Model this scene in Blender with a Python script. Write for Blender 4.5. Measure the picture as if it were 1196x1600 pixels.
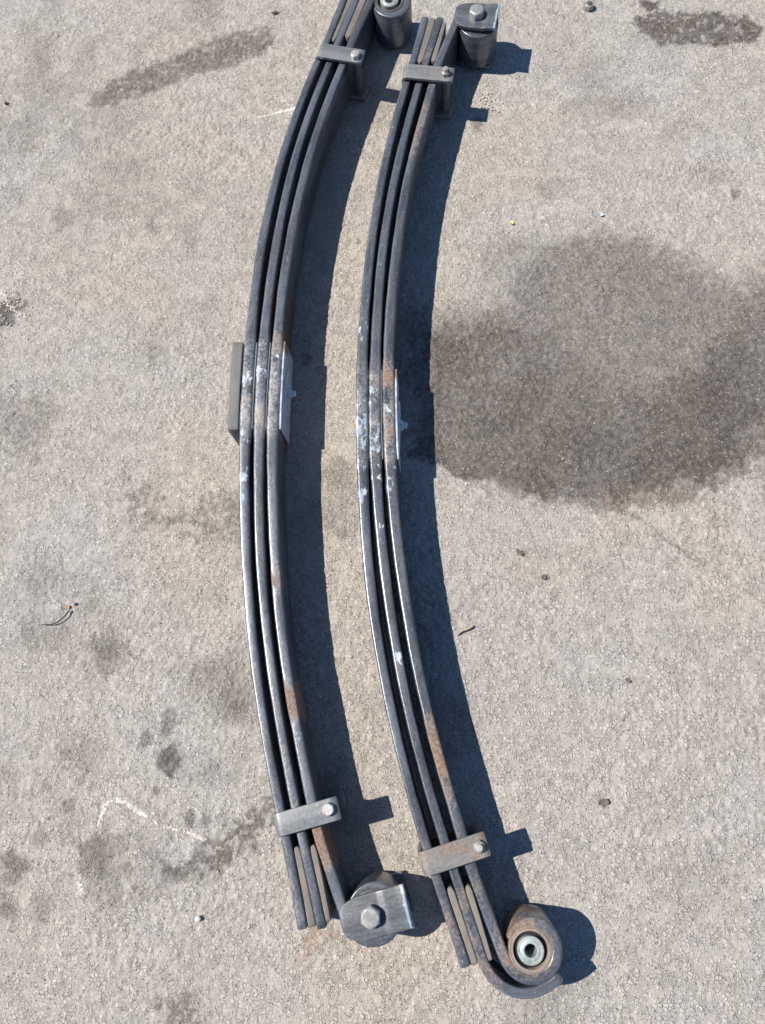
import bpy, bmesh, math, random
import numpy as np
from mathutils import Vector, Matrix

random.seed(7)
rng = np.random.default_rng(11)
scene = bpy.context.scene
for o in list(bpy.data.objects):
    bpy.data.objects.remove(o)

# ------------------------------------------------------------------ camera
cam_d = bpy.data.cameras.new('camera')
cam = bpy.data.objects.new('camera', cam_d)
scene.collection.objects.link(cam)
cam_d.sensor_fit = 'VERTICAL'
cam_d.sensor_height = 36.0
cam_d.lens = 36.0 * 1135 / 1600
cam_d.clip_start = 0.05
cam_d.clip_end = 200
cam.matrix_world = Matrix(((0.99765, 0.0, 0.06856, 0.0),
                           (0.01792, 0.96525, -0.26071, 0.0),
                           (-0.06618, 0.26132, 0.96298, 1.6),
                           (0, 0, 0, 1)))
scene.camera = cam

# ------------------------------------------------------------------ sky + sun
SUN = Vector((-0.76, 0.083, 1.0)).normalized()        # towards the sun
world = bpy.data.worlds.new('World')
scene.world = world
world.use_nodes = True
wn = world.node_tree.nodes
wl = world.node_tree.links
sky = wn.new('ShaderNodeTexSky')
sky.sky_type = 'NISHITA'
sky.sun_disc = False
sky.sun_elevation = math.asin(SUN.z)
sky.sun_rotation = math.atan2(SUN.x, SUN.y)
sky.air_density = 1.0
sky.dust_density = 0.0
sky.ozone_density = 6.0
wl.new(sky.outputs[0], wn['Background'].inputs[0])
wn['Background'].inputs[1].default_value = 0.072

sun_d = bpy.data.lights.new('sun', 'SUN')
sun_d.energy = 4.6
sun_d.angle = math.radians(0.53)
sun_d.color = (1.0, 0.925, 0.82)
sun = bpy.data.objects.new('sun', sun_d)
sun.rotation_euler = (-SUN).to_track_quat('-Z', 'Y').to_euler()
sun.location = SUN * 10
scene.collection.objects.link(sun)

scene.view_settings.view_transform = 'Standard'
scene.view_settings.look = 'None'
scene.view_settings.gamma = 1.0
scene.view_settings.use_curve_mapping = False
scene.view_settings.exposure = 0.67

# ------------------------------------------------------------------ node helpers
class NT:
    def __init__(self, name):
        self.m = bpy.data.materials.new(name)
        self.m.use_nodes = True
        self.t = self.m.node_tree
        self.b = self.t.nodes['Principled BSDF']
    def n(self, kind, **kw):
        nd = self.t.nodes.new('ShaderNode' + kind)
        for k, v in kw.items():
            setattr(nd, k, v)
        return nd
    def put(self, sock, v):
        if hasattr(v, 'is_output'):
            self.t.links.new(v, sock)
        elif isinstance(v, (tuple, list)) and sock.type == 'RGBA' and len(v) == 3:
            sock.default_value = (*v, 1)
        else:
            sock.default_value = v
    def noise(self, vec, scale, detail=4, rough=0.55, dist=0.0):
        nd = self.n('TexNoise')
        self.put(nd.inputs['Vector'], vec)
        nd.inputs['Scale'].default_value = scale
        nd.inputs['Detail'].default_value = detail
        nd.inputs['Roughness'].default_value = rough
        nd.inputs['Distortion'].default_value = dist
        return nd.outputs['Fac']
    def voro(self, vec, scale, feature='F1', out='Distance', rand=1.0):
        nd = self.n('TexVoronoi', feature=feature)
        self.put(nd.inputs['Vector'], vec)
        nd.inputs['Scale'].default_value = scale
        nd.inputs['Randomness'].default_value = rand
        return nd.outputs[out]
    def math(self, op, a, b=0.0, clamp=False):
        nd = self.n('Math', operation=op, use_clamp=clamp)
        self.put(nd.inputs[0], a)
        self.put(nd.inputs[1], b)
        return nd.outputs[0]
    def step(self, x, lo, hi):
        nd = self.n('MapRange', interpolation_type='SMOOTHSTEP', clamp=True)
        self.put(nd.inputs['Value'], x)
        nd.inputs['From Min'].default_value = lo
        nd.inputs['From Max'].default_value = hi
        return nd.outputs[0]
    def mix(self, f, a, b, blend='MIX'):
        nd = self.n('Mix', data_type='RGBA', blend_type=blend)
        self.put(nd.inputs[0], f)
        self.put(nd.inputs[6], a)
        self.put(nd.inputs[7], b)
        return nd.outputs[2]
    def mixf(self, f, a, b):
        nd = self.n('Mix', data_type='FLOAT')
        self.put(nd.inputs[0], f)
        self.put(nd.inputs[2], a)
        self.put(nd.inputs[3], b)
        return nd.outputs[0]
    def attr(self, name, out='Fac'):
        return self.n('Attribute', attribute_name=name).outputs[out]
    def scale(self, vec, s):
        nd = self.n('VectorMath', operation='MULTIPLY')
        self.put(nd.inputs[0], vec)
        nd.inputs[1].default_value = s
        return nd.outputs[0]
    def pos(self):
        return self.n('TexCoord').outputs['Object']
    def bump(self, h, dist, strength=1.0, normal=None):
        nd = self.n('Bump')
        self.put(nd.inputs['Height'], h)
        nd.inputs['Distance'].default_value = dist
        nd.inputs['Strength'].default_value = strength
        if normal is not None:
            self.put(nd.inputs['Normal'], normal)
        return nd.outputs[0]
    def out(self, **kw):
        for k, v in kw.items():
            self.put(self.b.inputs[k.replace('_', ' ')], v)
        return self.m

def steel_material(name, dark, light, rust_bias=0.0, dust=0.0, metallic=0.45, rough=0.42, attrs=True):
    t = NT(name)
    P = t.attr('flow', 'Vector') if attrs else t.pos()
    Ps = t.scale(P, (0.14, 1.0, 1.0)) if attrs else P
    n1 = t.noise(Ps, 40, 5, 0.6)
    n2 = t.noise(P, 22, 6, 0.65, 0.4)
    n3 = t.noise(P, 170, 4, 0.6)
    n4 = t.noise(Ps, 320, 3, 0.6)
    c = t.mix(t.step(t.math('ADD', t.math('MULTIPLY', n1, 0.65), t.math('MULTIPLY', n3, 0.35)), 0.38, 0.64), dark, light)
    c = t.mix(t.math('MULTIPLY', t.step(n4, 0.55, 0.75), 0.35), c, tuple(min(1, x * 1.8) for x in light))
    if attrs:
        # flat faces take a dark red-brown tone, the edges are rubbed bare
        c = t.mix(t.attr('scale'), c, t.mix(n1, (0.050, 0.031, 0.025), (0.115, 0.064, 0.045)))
        # scuffed bare where the axle clamp sat
        wf = t.math('MULTIPLY', t.attr('worn'), t.step(t.math('ADD', t.math('MULTIPLY', n2, 0.6), t.math('MULTIPLY', n3, 0.4)), 0.40, 0.58))
        c = t.mix(t.math('MULTIPLY', wf, 0.75), c, t.mix(n3, (0.22, 0.215, 0.21), (0.44, 0.445, 0.45)))
    # fine grey-brown dust
    df = t.math('MULTIPLY', t.step(t.noise(P, 9, 5, 0.6), 0.40, 0.68), dust)
    if attrs:
        df = t.math('MULTIPLY', df, t.math('SUBTRACT', 1.0, t.math('MULTIPLY', t.attr('scale'), 0.75)))
    c = t.mix(df, c, (0.25, 0.215, 0.18))
    # rust
    rc = t.mix(t.step(n3, 0.35, 0.68), (0.135, 0.090, 0.070), (0.255, 0.180, 0.138))
    ra = t.attr('rust') if attrs else 0.0
    rf = t.math('ADD', t.math('ADD', ra, rust_bias), t.math('MULTIPLY', t.math('SUBTRACT', n2, 0.5), 1.3))
    rf = t.math('ADD', rf, t.math('MULTIPLY', t.math('SUBTRACT', n3, 0.5), 0.35))
    rf = t.step(rf, 0.28, 0.74)
    c = t.mix(rf, c, rc)
    ro = t.mixf(rf, t.mixf(n2, rough - 0.1, rough + 0.14), 0.86)
    me = t.mixf(rf, metallic, 0.0)
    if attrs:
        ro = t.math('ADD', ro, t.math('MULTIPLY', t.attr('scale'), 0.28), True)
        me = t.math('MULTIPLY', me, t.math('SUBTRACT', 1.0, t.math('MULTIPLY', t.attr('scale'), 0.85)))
    if attrs:
        # chipped pale paint
        pa = t.math('ADD', t.attr('paint'), t.math('MULTIPLY', t.math('SUBTRACT', t.noise(t.scale(P, (0.55, 1.0, 1.0)), 72, 6, 0.62, 0.3), 0.5), 2.0))
        chip = t.step(t.noise(t.scale(P, (0.5, 1.0, 1.0)), 240, 3, 0.6), 0.70, 0.75)
        pa = t.math('ADD', pa, t.math('MULTIPLY', chip, 0.8))
        pf = t.math('MULTIPLY', t.step(pa, 0.50, 0.60), 0.92)
        pc = t.mix(t.step(t.noise(t.scale(P, (0.5, 1.0, 1.0)), 60, 3, 0.5), 0.44, 0.62), (0.25, 0.32, 0.40), (0.50, 0.54, 0.57))
        c = t.mix(pf, c, pc)
        me = t.mixf(pf, me, 0.0)
        ro = t.mixf(pf, ro, 0.5)
    # thin black drips and pits
    pit = t.math('MULTIPLY', t.step(t.voro(Ps, 130), 0.16, 0.05), t.step(n2, 0.5, 0.7))
    c = t.mix(t.math('MULTIPLY', pit, 0.7), c, (0.02, 0.02, 0.022))
    h = t.math('ADD', t.math('MULTIPLY', n3, 0.6), t.math('MULTIPLY', n1, 0.8))
    h = t.math('SUBTRACT', h, t.math('MULTIPLY', pit, 0.5))
    return t.out(Base_Color=c, Roughness=ro, Metallic=me, Normal=t.bump(h, 0.0007, 0.8))

M = {}
M['leaf'] = steel_material('worn_spring_steel', (0.070, 0.080, 0.096), (0.172, 0.192, 0.222), 0.0, 0.18, 0.5, 0.30)
M['strap'] = steel_material('grey_strap_steel', (0.125, 0.138, 0.152), (0.20, 0.215, 0.23), -0.08, 0.2, 0.35, 0.45)
M['strap_rusty'] = steel_material('rusty_strap_steel', (0.135, 0.145, 0.152), (0.215, 0.222, 0.225), 0.04, 0.4, 0.25, 0.55)
M['plate'] = steel_material('cut_bracket_steel', (0.080, 0.088, 0.100), (0.150, 0.162, 0.180), -0.14, 0.1, 0.4, 0.42)
M['pad'] = steel_material('dusty_spacer_pad', (0.105, 0.098, 0.090), (0.175, 0.162, 0.147), -0.05, 0.45, 0.0, 0.8)
M['block'] = steel_material('grey_block_paint', (0.095, 0.10, 0.105), (0.14, 0.146, 0.15), -0.1, 0.2, 0.1, 0.6)
M['bolt'] = steel_material('zinc_bolt', (0.40, 0.395, 0.385), (0.66, 0.65, 0.64), -0.05, 0.25, 0.5, 0.36, False)
M['bolt_dark'] = steel_material('dull_bolt', (0.22, 0.21, 0.20), (0.36, 0.35, 0.335), 0.1, 0.3, 0.4, 0.45, False)
M['shell'] = steel_material('bushing_shell', (0.19, 0.16, 0.13), (0.29, 0.24, 0.20), 0.2, 0.4, 0.1, 0.7, False)
M['sleeve'] = steel_material('zinc_sleeve', (0.30, 0.345, 0.33), (0.50, 0.55, 0.53), -0.2, 0.12, 0.45, 0.36, False)
M['pale'] = steel_material('pale_blue_paint', (0.42, 0.49, 0.56), (0.58, 0.65, 0.70), -0.12, 0.2, 0.0, 0.5, False)

def simple(name, col, rough=0.8, var=0.3, scale=200):
    t = NT(name)
    n = t.noise(t.pos(), scale, 4, 0.6)
    c = t.mix(n, tuple(x * (1 - var) for x in col), tuple(min(1, x * (1 + var)) for x in col))
    return t.out(Base_Color=c, Roughness=rough, Normal=t.bump(n, 0.0006, 0.7))
M['rubber'] = simple('black_rubber', (0.018, 0.018, 0.019), 0.75)
M['twig'] = simple('dark_twig', (0.035, 0.028, 0.024))
M['straw'] = simple('dry_straw', (0.36, 0.29, 0.20))
M['dead_leaf'] = simple('dead_leaf', (0.12, 0.10, 0.085))
M['orange'] = simple('orange_scrap', (0.55, 0.22, 0.05))
M['dull_orange'] = simple('dull_orange_stone', (0.42, 0.25, 0.14))
M['yellow'] = simple('yellow_scrap', (0.60, 0.54, 0.22))
M['blue'] = simple('blue_grey_scrap', (0.42, 0.50, 0.56))
M['white_stone'] = simple('white_stone', (0.66, 0.64, 0.61))
M['dark_stone'] = simple('dark_stone', (0.09, 0.085, 0.08))
M['grit'] = simple('pale_grit', (0.50, 0.475, 0.44), 0.85, 0.15, 60)

# ------------------------------------------------------------------ mesh helpers
def link(o, parent=None):
    scene.collection.objects.link(o)
    if parent is not None:
        o.parent = parent
    return o

def mesh_obj(name, verts, faces, mat, parent=None, smooth=True, attrs=None):
    me = bpy.data.meshes.new(name)
    me.from_pydata([tuple(map(float, v)) for v in verts], [], faces)
    for k, (typ, data) in (attrs or {}).items():
        a = me.attributes.new(k, typ, 'POINT')
        a.data.foreach_set('vector' if typ == 'FLOAT_VECTOR' else 'value', np.asarray(data, dtype=np.float32).ravel())
    me.materials.append(M[mat])
    if smooth:
        me.polygons.foreach_set('use_smooth', [True] * len(me.polygons))
    me.update()
    return link(bpy.data.objects.new(name, me), parent)

def thing(name, label, cat, loc=(0, 0, 0), group=None):
    o = bpy.data.objects.new(name, None)
    o.empty_display_size = 0.05
    o.location = loc
    o['label'] = label
    o['category'] = cat
    if group:
        o['group'] = group
    return link(o)

def tag(o, label, cat, group=None):
    o['label'] = label
    o['category'] = cat
    if group:
        o['group'] = group
    return o

def ring_profile(k=5):
    """unit rounded-rectangle ring: list of (corner sx, sz, cos, sin, flat) ."""
    out = []
    for sx, sz, a0 in ((1, 1, 0), (-1, 1, 90), (-1, -1, 180), (1, -1, 270)):
        for i in range(k + 1):
            a = math.radians(a0 + 90 * i / k)
            out.append((sx, sz, math.cos(a), math.sin(a)))
    return out
RING = ring_profile(5)

def sweep(P, S, U, a, b, r):
    """loft a rounded rectangle (half sizes a along S, b along U, corner radius r)"""
    P, S, U = np.asarray(P, float), np.asarray(S, float), np.asarray(U, float)
    n = len(P)
    a = np.broadcast_to(a, n); b = np.broadcast_to(b, n); r = np.broadcast_to(r, n)
    sx = np.array([q[0] for q in RING]); sz = np.array([q[1] for q in RING])
    cx = np.array([q[2] for q in RING]); cz = np.array([q[3] for q in RING])
    m = len(RING)
    off_s = sx[None] * (a - r)[:, None] + cx[None] * r[:, None]
    off_u = sz[None] * (b - r)[:, None] + cz[None] * r[:, None]
    V = P[:, None, :] + off_s[..., None] * S[:, None, :] + off_u[..., None] * U[:, None, :]
    # rounded end caps: one more, smaller ring at each end
    T = np.gradient(P, axis=0); T /= np.linalg.norm(T, axis=1)[:, None]
    e = np.minimum(r, 0.003)
    def cap(i, sg):
        f_s = off_s[i] * (1 - e[i] / max(a[i], 1e-6)); f_u = off_u[i] * (1 - e[i] / max(b[i], 1e-6))
        return P[i][None] + sg * T[i][None] * e[i] * 0.8 + f_s[:, None] * S[i][None] + f_u[:, None] * U[i][None]
    V = np.concatenate([cap(0, -1)[None], V, cap(n - 1, 1)[None]])
    N = n + 2
    F = []
    for i in range(N - 1):
        for j in range(m):
            k = (j + 1) % m
            F.append((i * m + j, i * m + k, (i + 1) * m + k, (i + 1) * m + j))
    F.append(tuple(range(m - 1, -1, -1)))
    F.append(tuple((N - 1) * m + j for j in range(m)))
    seg = np.r_[0, np.cumsum(np.linalg.norm(np.diff(P, axis=0), axis=1))]
    s = np.r_[seg[0], seg, seg[-1]]
    Os = np.concatenate([off_s[:1], off_s, off_s[-1:]])
    Ou = np.concatenate([off_u[:1], off_u, off_u[-1:]])
    flow = np.stack([np.broadcast_to(s[:, None], Os.shape), Os, Ou], -1).reshape(-1, 3)
    return V.reshape(-1, 3), F, flow

def fix_normals(o):
    bm = bmesh.new()
    bm.from_mesh(o.data)
    bmesh.ops.recalc_face_normals(bm, faces=bm.faces)
    bm.to_mesh(o.data)
    bm.free()
    return o

def resample(P, step=0.012):
    P = np.asarray(P, float)
    d = np.r_[0, np.cumsum(np.linalg.norm(np.diff(P, axis=0), axis=1))]
    s = np.linspace(0, d[-1], max(4, int(d[-1] / step)))
    return np.stack([np.interp(s, d, P[:, i]) for i in range(P.shape[1])], 1)

def smooth_path(P, it=6):
    P = P.copy()
    for _ in range(it):
        Q = P.copy()
        Q[1:-1] = 0.25 * P[:-2] + 0.5 * P[1:-1] + 0.25 * P[2:]
        P = Q
    return P

Z0, Z1 = 0.012, 0.108          # leaves lie on edge, resting on the clips' lower arms

def flat_sweep(name, P, t, z0, z1, mat, parent, r=None, rust=None, paint=None, off=(0, 0), seed=0.0, scale=0.0, worn=None):
    P = np.asarray(P, float)
    T = np.gradient(P, axis=0); T /= np.linalg.norm(T, axis=1)[:, None]
    S = np.stack([T[:, 1], -T[:, 0], np.zeros(len(P))], 1)
    U = np.tile([0, 0, 1.0], (len(P), 1))
    zc = (np.asarray(z0) + np.asarray(z1)) / 2 * np.ones(len(P))
    P3 = np.c_[P - np.array(off), zc]
    t = np.broadcast_to(t, len(P))
    r = t * 0.22 if r is None else r
    V, F, flow = sweep(P3, S, U, t / 2, (np.asarray(z1) - np.asarray(z0)) / 2, r)
    W = V[:, :2] + np.array(off)
    ra = np.zeros(len(V)); pa = np.zeros(len(V))
    if rust is not None: ra = rust(W, flow)
    if paint is not None: pa = 0.70 * paint(W, flow)
    sc = np.where(np.abs(flow[:, 2]) < 0.0425, scale, 0.0)  # dark red-brown tone goes on the flat faces only
    wo = np.zeros(len(V)) if worn is None else np.clip(1 - (np.abs(W[:, 1] - worn) - 0.098) / 0.035, 0, 1) * (flow[:, 2] > 0.03)
    flow = flow + np.array([seed, seed * 0.37, 0])
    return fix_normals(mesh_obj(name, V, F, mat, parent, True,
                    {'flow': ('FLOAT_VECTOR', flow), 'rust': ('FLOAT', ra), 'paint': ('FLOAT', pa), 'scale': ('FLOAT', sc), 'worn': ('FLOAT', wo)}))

def lathe(name, prof, mat, parent, loc, n=48, smooth=True):
    V, F = [], []
    m = len(prof)
    for i in range(n):
        a = 2 * math.pi * i / n
        for r, z in prof:
            V.append((loc[0] + r * math.cos(a), loc[1] + r * math.sin(a), loc[2] + z))
    for i in range(n):
        k = (i + 1) % n
        for j in range(m - 1):
            F.append((i * m + j, k * m + j, k * m + j + 1, i * m + j + 1))
    o = fix_normals(mesh_obj(name, V, F, mat, parent, smooth))
    if smooth:
        o.data.set_sharp_from_angle(angle=math.radians(38))
    return o

def hexagon(name, loc, R, h, mat, parent, rot=0.0, axis='Z', dome=0.0, hole=0.0):
    """hexagonal bolt head / nut with chamfered corners"""
    V, F = [], []
    n = 36
    def hexr(a):
        s = math.pi / 3
        return R * math.cos(s / 2) / math.cos(((a - rot) % s) - s / 2)
    rings = []
    ri = R * math.cos(math.pi / 6)
    for kind in ('b', 'm', 'c', 't'):
        ring = []
        for i in range(n):
            a = 2 * math.pi * i / n + rot
            rr = hexr(a)
            if kind == 'b': q = (rr, 0)
            elif kind == 'm': q = (rr, h - 0.15 * R - (rr - ri) * 0.55)
            elif kind == 'c': q = (min(rr, ri * 0.985), h - 0.06 * R)
            else: q = (ri * 0.86, h)
            ring.append(len(V))
            V.append((q[0] * math.cos(a), q[0] * math.sin(a), q[1]))
        rings.append(ring)
    for A, B in zip(rings, rings[1:]):
        for i in range(n):
            k = (i + 1) % n
            F.append((A[i], A[k], B[k], B[i]))
    c = len(V); V.append((0, 0, h + dome))
    for i in range(n):
        F.append((rings[-1][i], rings[-1][(i + 1) % n], c))
    F.append(tuple(reversed(rings[0])))
    if axis == 'X': V = [(z, x, y) for x, y, z in V]
    if axis == '-X': V = [(-z, -x, y) for x, y, z in V]
    V = [(x + loc[0], y + loc[1], z + loc[2]) for x, y, z in V]
    o = fix_normals(mesh_obj(name, V, F, mat, parent, True))
    o.data.set_sharp_from_angle(angle=math.radians(25))
    return o

def cylinder(name, loc, R, h, mat, parent, axis='Z', bev=0.0012, n=28):
    prof = [(0.0001, 0), (R, 0), (R, h - bev), (R - bev, h), (0.0001, h)]
    o = lathe(name, prof, mat, parent, (0, 0, 0), n)
    me = o.data
    for v in me.vertices:
        x, y, z = v.co
        if axis == 'X': x, y, z = z, x, y
        if axis == '-X': x, y, z = -z, -x, y
        v.co = (x + loc[0], y + loc[1], z + loc[2])
    return fix_normals(o)

def blobs(lst, rad_scale=1.0):
    """attribute field: list of (x, y, radius along path, strength)"""
    def f(W, flow):
        v = np.zeros(len(W))
        for x, y, r, s in lst:
            d = np.hypot(W[:, 0] - x, W[:, 1] - y) / (r * rad_scale)
            v = np.maximum(v, s * np.clip(1.3 - d, 0, 1) ** 0.8)
        return v
    return f

# ------------------------------------------------------------------ ground
def seg_dist(X, Y, a, b):
    ax, ay = a; bx, by = b
    dx, dy = bx - ax, by - ay
    t = np.clip(((X - ax) * dx + (Y - ay) * dy) / (dx * dx + dy * dy + 1e-12), 0, 1)
    return np.hypot(X - ax - t * dx, Y - ay - t * dy)

def poly_sd(X, Y, poly):
    d = np.full(X.shape, 1e9)
    inside = np.zeros(X.shape, bool)
    n = len(poly)
    for i in range(n):
        a, b = poly[i], poly[(i + 1) % n]
        d = np.minimum(d, seg_dist(X, Y, a, b))
        c = (a[1] > Y) != (b[1] > Y)
        with np.errstate(divide='ignore', invalid='ignore'):
            xi = (b[0] - a[0]) * (Y - a[1]) / (b[1] - a[1] + 1e-12) + a[0]
        inside ^= c & (X < xi)
    return np.where(inside, -d, d)

def vnoise(X, Y, cell, seed):
    r = np.random.default_rng(seed)
    G = r.random((256, 256)).astype(np.float32)
    x = X / cell; y = Y / cell
    xi = np.floor(x).astype(int); yi = np.floor(y).astype(int)
    fx = x - xi; fy = y - yi
    fx = fx * fx * (3 - 2 * fx); fy = fy * fy * (3 - 2 * fy)
    g = lambda i, j: G[(xi + i) & 255, (yi + j) & 255]
    return (g(0, 0) * (1 - fx) + g(1, 0) * fx) * (1 - fy) + (g(0, 1) * (1 - fx) + g(1, 1) * fx) * fy

def worley(X, Y, cell, seed):
    r = np.random.default_rng(seed)
    JX = r.random((512, 512)).astype(np.float32); JY = r.random((512, 512)).astype(np.float32)
    H = r.random((512, 512)).astype(np.float32)
    x = X / cell; y = Y / cell
    xi = np.floor(x).astype(int); yi = np.floor(y).astype(int)
    best = np.full(X.shape, 9.0, np.float32); hid = np.zeros(X.shape, np.float32)
    for i in (-1, 0, 1):
        for j in (-1, 0, 1):
            a, b = (xi + i) & 511, (yi + j) & 511
            d = np.hypot(xi + i + JX[a, b] - x, yi + j + JY[a, b] - y).astype(np.float32)
            k = d < best
            best = np.where(k, d, best); hid = np.where(k, H[a, b], hid)
    return best, hid

STAINS = {
'streak_tl': [(-0.949, 1.611), (-0.891, 1.619), (-0.821, 1.644), (-0.671, 1.703), (-0.547, 1.741), (-0.473, 1.782), (-0.452, 1.826), (-0.472, 1.856), (-0.535, 1.842), (-0.625, 1.813), (-0.732, 1.762), (-0.847, 1.712), (-0.908, 1.682), (-0.94, 1.639)],
'streak_tr': [(0.563, 1.823), (0.633, 1.841), (0.733, 1.831), (0.832, 1.811), (0.878, 1.772), (0.858, 1.741), (0.774, 1.735), (0.658, 1.737), (0.593, 1.766)],
'blob_tr': [(0.568, 1.89), (0.619, 1.886), (0.614, 1.86), (0.591, 1.852), (0.571, 1.867)],
'wash': [(-0.057, 0.94), (0.069, 0.946), (0.178, 0.97), (0.197, 1.059), (0.262, 1.121), (0.374, 1.163), (0.513, 1.137), (0.602, 1.093), (0.688, 1.028), (0.729, 0.992), (0.802, 1.034), (1.007, 1.073), (1.3, 0.9), (1.25, 0.65), (0.938, 0.597), (0.747, 0.552), (0.649, 0.5), (0.576, 0.463), (0.476, 0.441), (0.378, 0.433), (0.28, 0.463), (0.166, 0.471), (0.094, 0.502), (0.035, 0.533), (-0.006, 0.564), (-0.054, 0.58)],
'core': [(-0.057, 0.927), (0.069, 0.933), (0.194, 0.952), (0.315, 0.914), (0.43, 0.811), (0.5, 0.757), (0.576, 0.792), (0.676, 0.907), (0.728, 0.983), (0.801, 1.025), (0.999, 1.02), (1.15, 0.9), (1.1, 0.7), (0.947, 0.659), (0.75, 0.583), (0.651, 0.523), (0.536, 0.485), (0.408, 0.463), (0.266, 0.478), (0.151, 0.486), (0.035, 0.533), (-0.054, 0.572)],
'rim': [(0.38, 0.478), (0.466, 0.485), (0.579, 0.5), (0.576, 0.466), (0.476, 0.441), (0.385, 0.441)],
'mid_left': [(-0.737, 0.449), (-0.697, 0.504), (-0.65, 0.496), (-0.617, 0.433), (-0.561, 0.449), (-0.502, 0.48), (-0.455, 0.495), (-0.423, 0.433), (-0.423, 0.327), (-0.507, 0.357), (-0.571, 0.395), (-0.646, 0.387)],
'p1': [(-0.747, -0.293), (-0.703, -0.261), (-0.664, -0.297), (-0.673, -0.34), (-0.727, -0.341)],
'p2': [(-0.561, -0.312), (-0.496, -0.286), (-0.438, -0.254), (-0.373, -0.209), (-0.328, -0.176), (-0.311, -0.238), (-0.375, -0.282), (-0.439, -0.326), (-0.537, -0.351)],
'p3': [(-0.703, -0.261), (-0.554, -0.244), (-0.531, -0.341), (-0.578, -0.402), (-0.672, -0.405), (-0.705, -0.359)],
'p4': [(-0.905, -0.304), (-0.864, -0.303), (-0.844, -0.339), (-0.867, -0.37), (-0.895, -0.371)],
'p5': [(-0.893, -0.383), (-0.867, -0.388), (-0.856, -0.423), (-0.884, -0.436)],
'p6': [(-0.548, -0.566), (-0.486, -0.547), (-0.444, -0.589), (-0.454, -0.622), (-0.529, -0.625)],
'p7': [(-0.256, 0.558), (-0.196, 0.565), (-0.179, 0.495), (-0.23, 0.464), (-0.253, 0.479)],
'smear': [(-0.243, -0.419), (-0.211, -0.422), (-0.216, -0.453), (-0.249, -0.495), (-0.269, -0.496), (-0.254, -0.46)],
'c1': [(-0.76, 0.136), (-0.711, 0.158), (-0.677, 0.123), (-0.688, 0.088), (-0.729, 0.066), (-0.758, 0.087)],
'beige': [(-0.614, 0.691), (-0.481, 0.607), (-0.439, 0.283), (-0.49, 0.139), (-0.598, 0.209), (-0.751, 0.496)],
}
#                  strength, edge softness (m), raggedness (m)
STAIN_LOOK = {'streak_tl': (0.40, 0.012, 0.014), 'streak_tr': (0.52, 0.010, 0.018), 'blob_tr': (0.55, 0.006, 0.008),
              'wash': (0.345, 0.026, 0.030), 'core': (0.515, 0.030, 0.030), 'mid_left': (0.30, 0.020, 0.050),
              'p1': (0.34, 0.015, 0.025), 'p2': (0.42, 0.012, 0.034), 'p3': (0.18, 0.03, 0.05), 'p4': (0.36, 0.015, 0.02),
              'p5': (0.34, 0.012, 0.015), 'p6': (0.34, 0.014, 0.04), 'p7': (0.22, 0.015, 0.02), 'c1': (0.34, 0.025, 0.025)}
SPOTS = [(-0.567, -0.037, 0.021, .34), (-0.564, -0.114, 0.026, .48), (-0.75, -0.109, 0.042, .2), (-0.617, -0.074, 0.013, .3), (-0.772, -0.21, 0.014, .34), (-0.824, -0.176, 0.013, .25), (-0.996, 0.661, 0.065, .22), (-0.588, -0.176, 0.010, .3), (-0.228, 0.421, 0.024, .2), (-0.507, -0.231, 0.012, .4), (-0.826, -0.277, 0.017, .2), (-0.8, -0.409, 0.019, .2), (0.117, 1.505, 0.017, .3), (0.757, 1.263, 0.011, .4), (-0.306, 0.822, 0.014, .3), (-1.09, 0.969, 0.031, .5), (0.204, 0.337, 0.008, .4), (-0.47, -0.232, 0.012, .3), (-0.21, 0.385, 0.012, .25), (-0.98, 1.25, .03, .2), (0.30, 1.30, .03, .18), (-0.74, 1.21, .02, .22), (0.25, 0.70, .02, .15)]
CHALK = {'w': ([(-0.702, -0.249), (-0.692, -0.208), (-0.672, -0.197), (-0.648, -0.202), (-0.618, -0.219), (-0.568, -0.245), (-0.519, -0.256), (-0.473, -0.269)], .0056, .63),
         't': ([(-0.476, 1.548), (-0.427, 1.561), (-0.358, 1.577)], .0045, .8),
         'l': ([(-1.12, 1.027), (-1.102, 0.998), (-1.073, 0.97), (-1.04, 0.951)], .014, .5),
         'rect': ([(0.374, 1.465), (0.536, 1.454), (0.761, 1.444), (0.788, 1.427), (0.792, 1.319)], .006, .42),
         'soft': ([(0.513, 1.475), (0.595, 1.48)], .022, .42), 'f2': ([(-0.889, 1.232), (-0.759, 1.235)], .007, .4),
         'f3': ([(-0.731, -0.347), (-0.723, -0.377)], .008, .55), 'f4': ([(-0.597, -0.54), (-0.59, -0.562)], .005, .55),
         'u': ([(0.74, 1.35), (0.82, 1.30)], .02, .3), 'v': ([(0.56, 0.80), (0.47, 0.80)], .008, .28), 'x': ([(0.70, 0.54), (0.78, 0.565)], .010, .34)}

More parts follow.
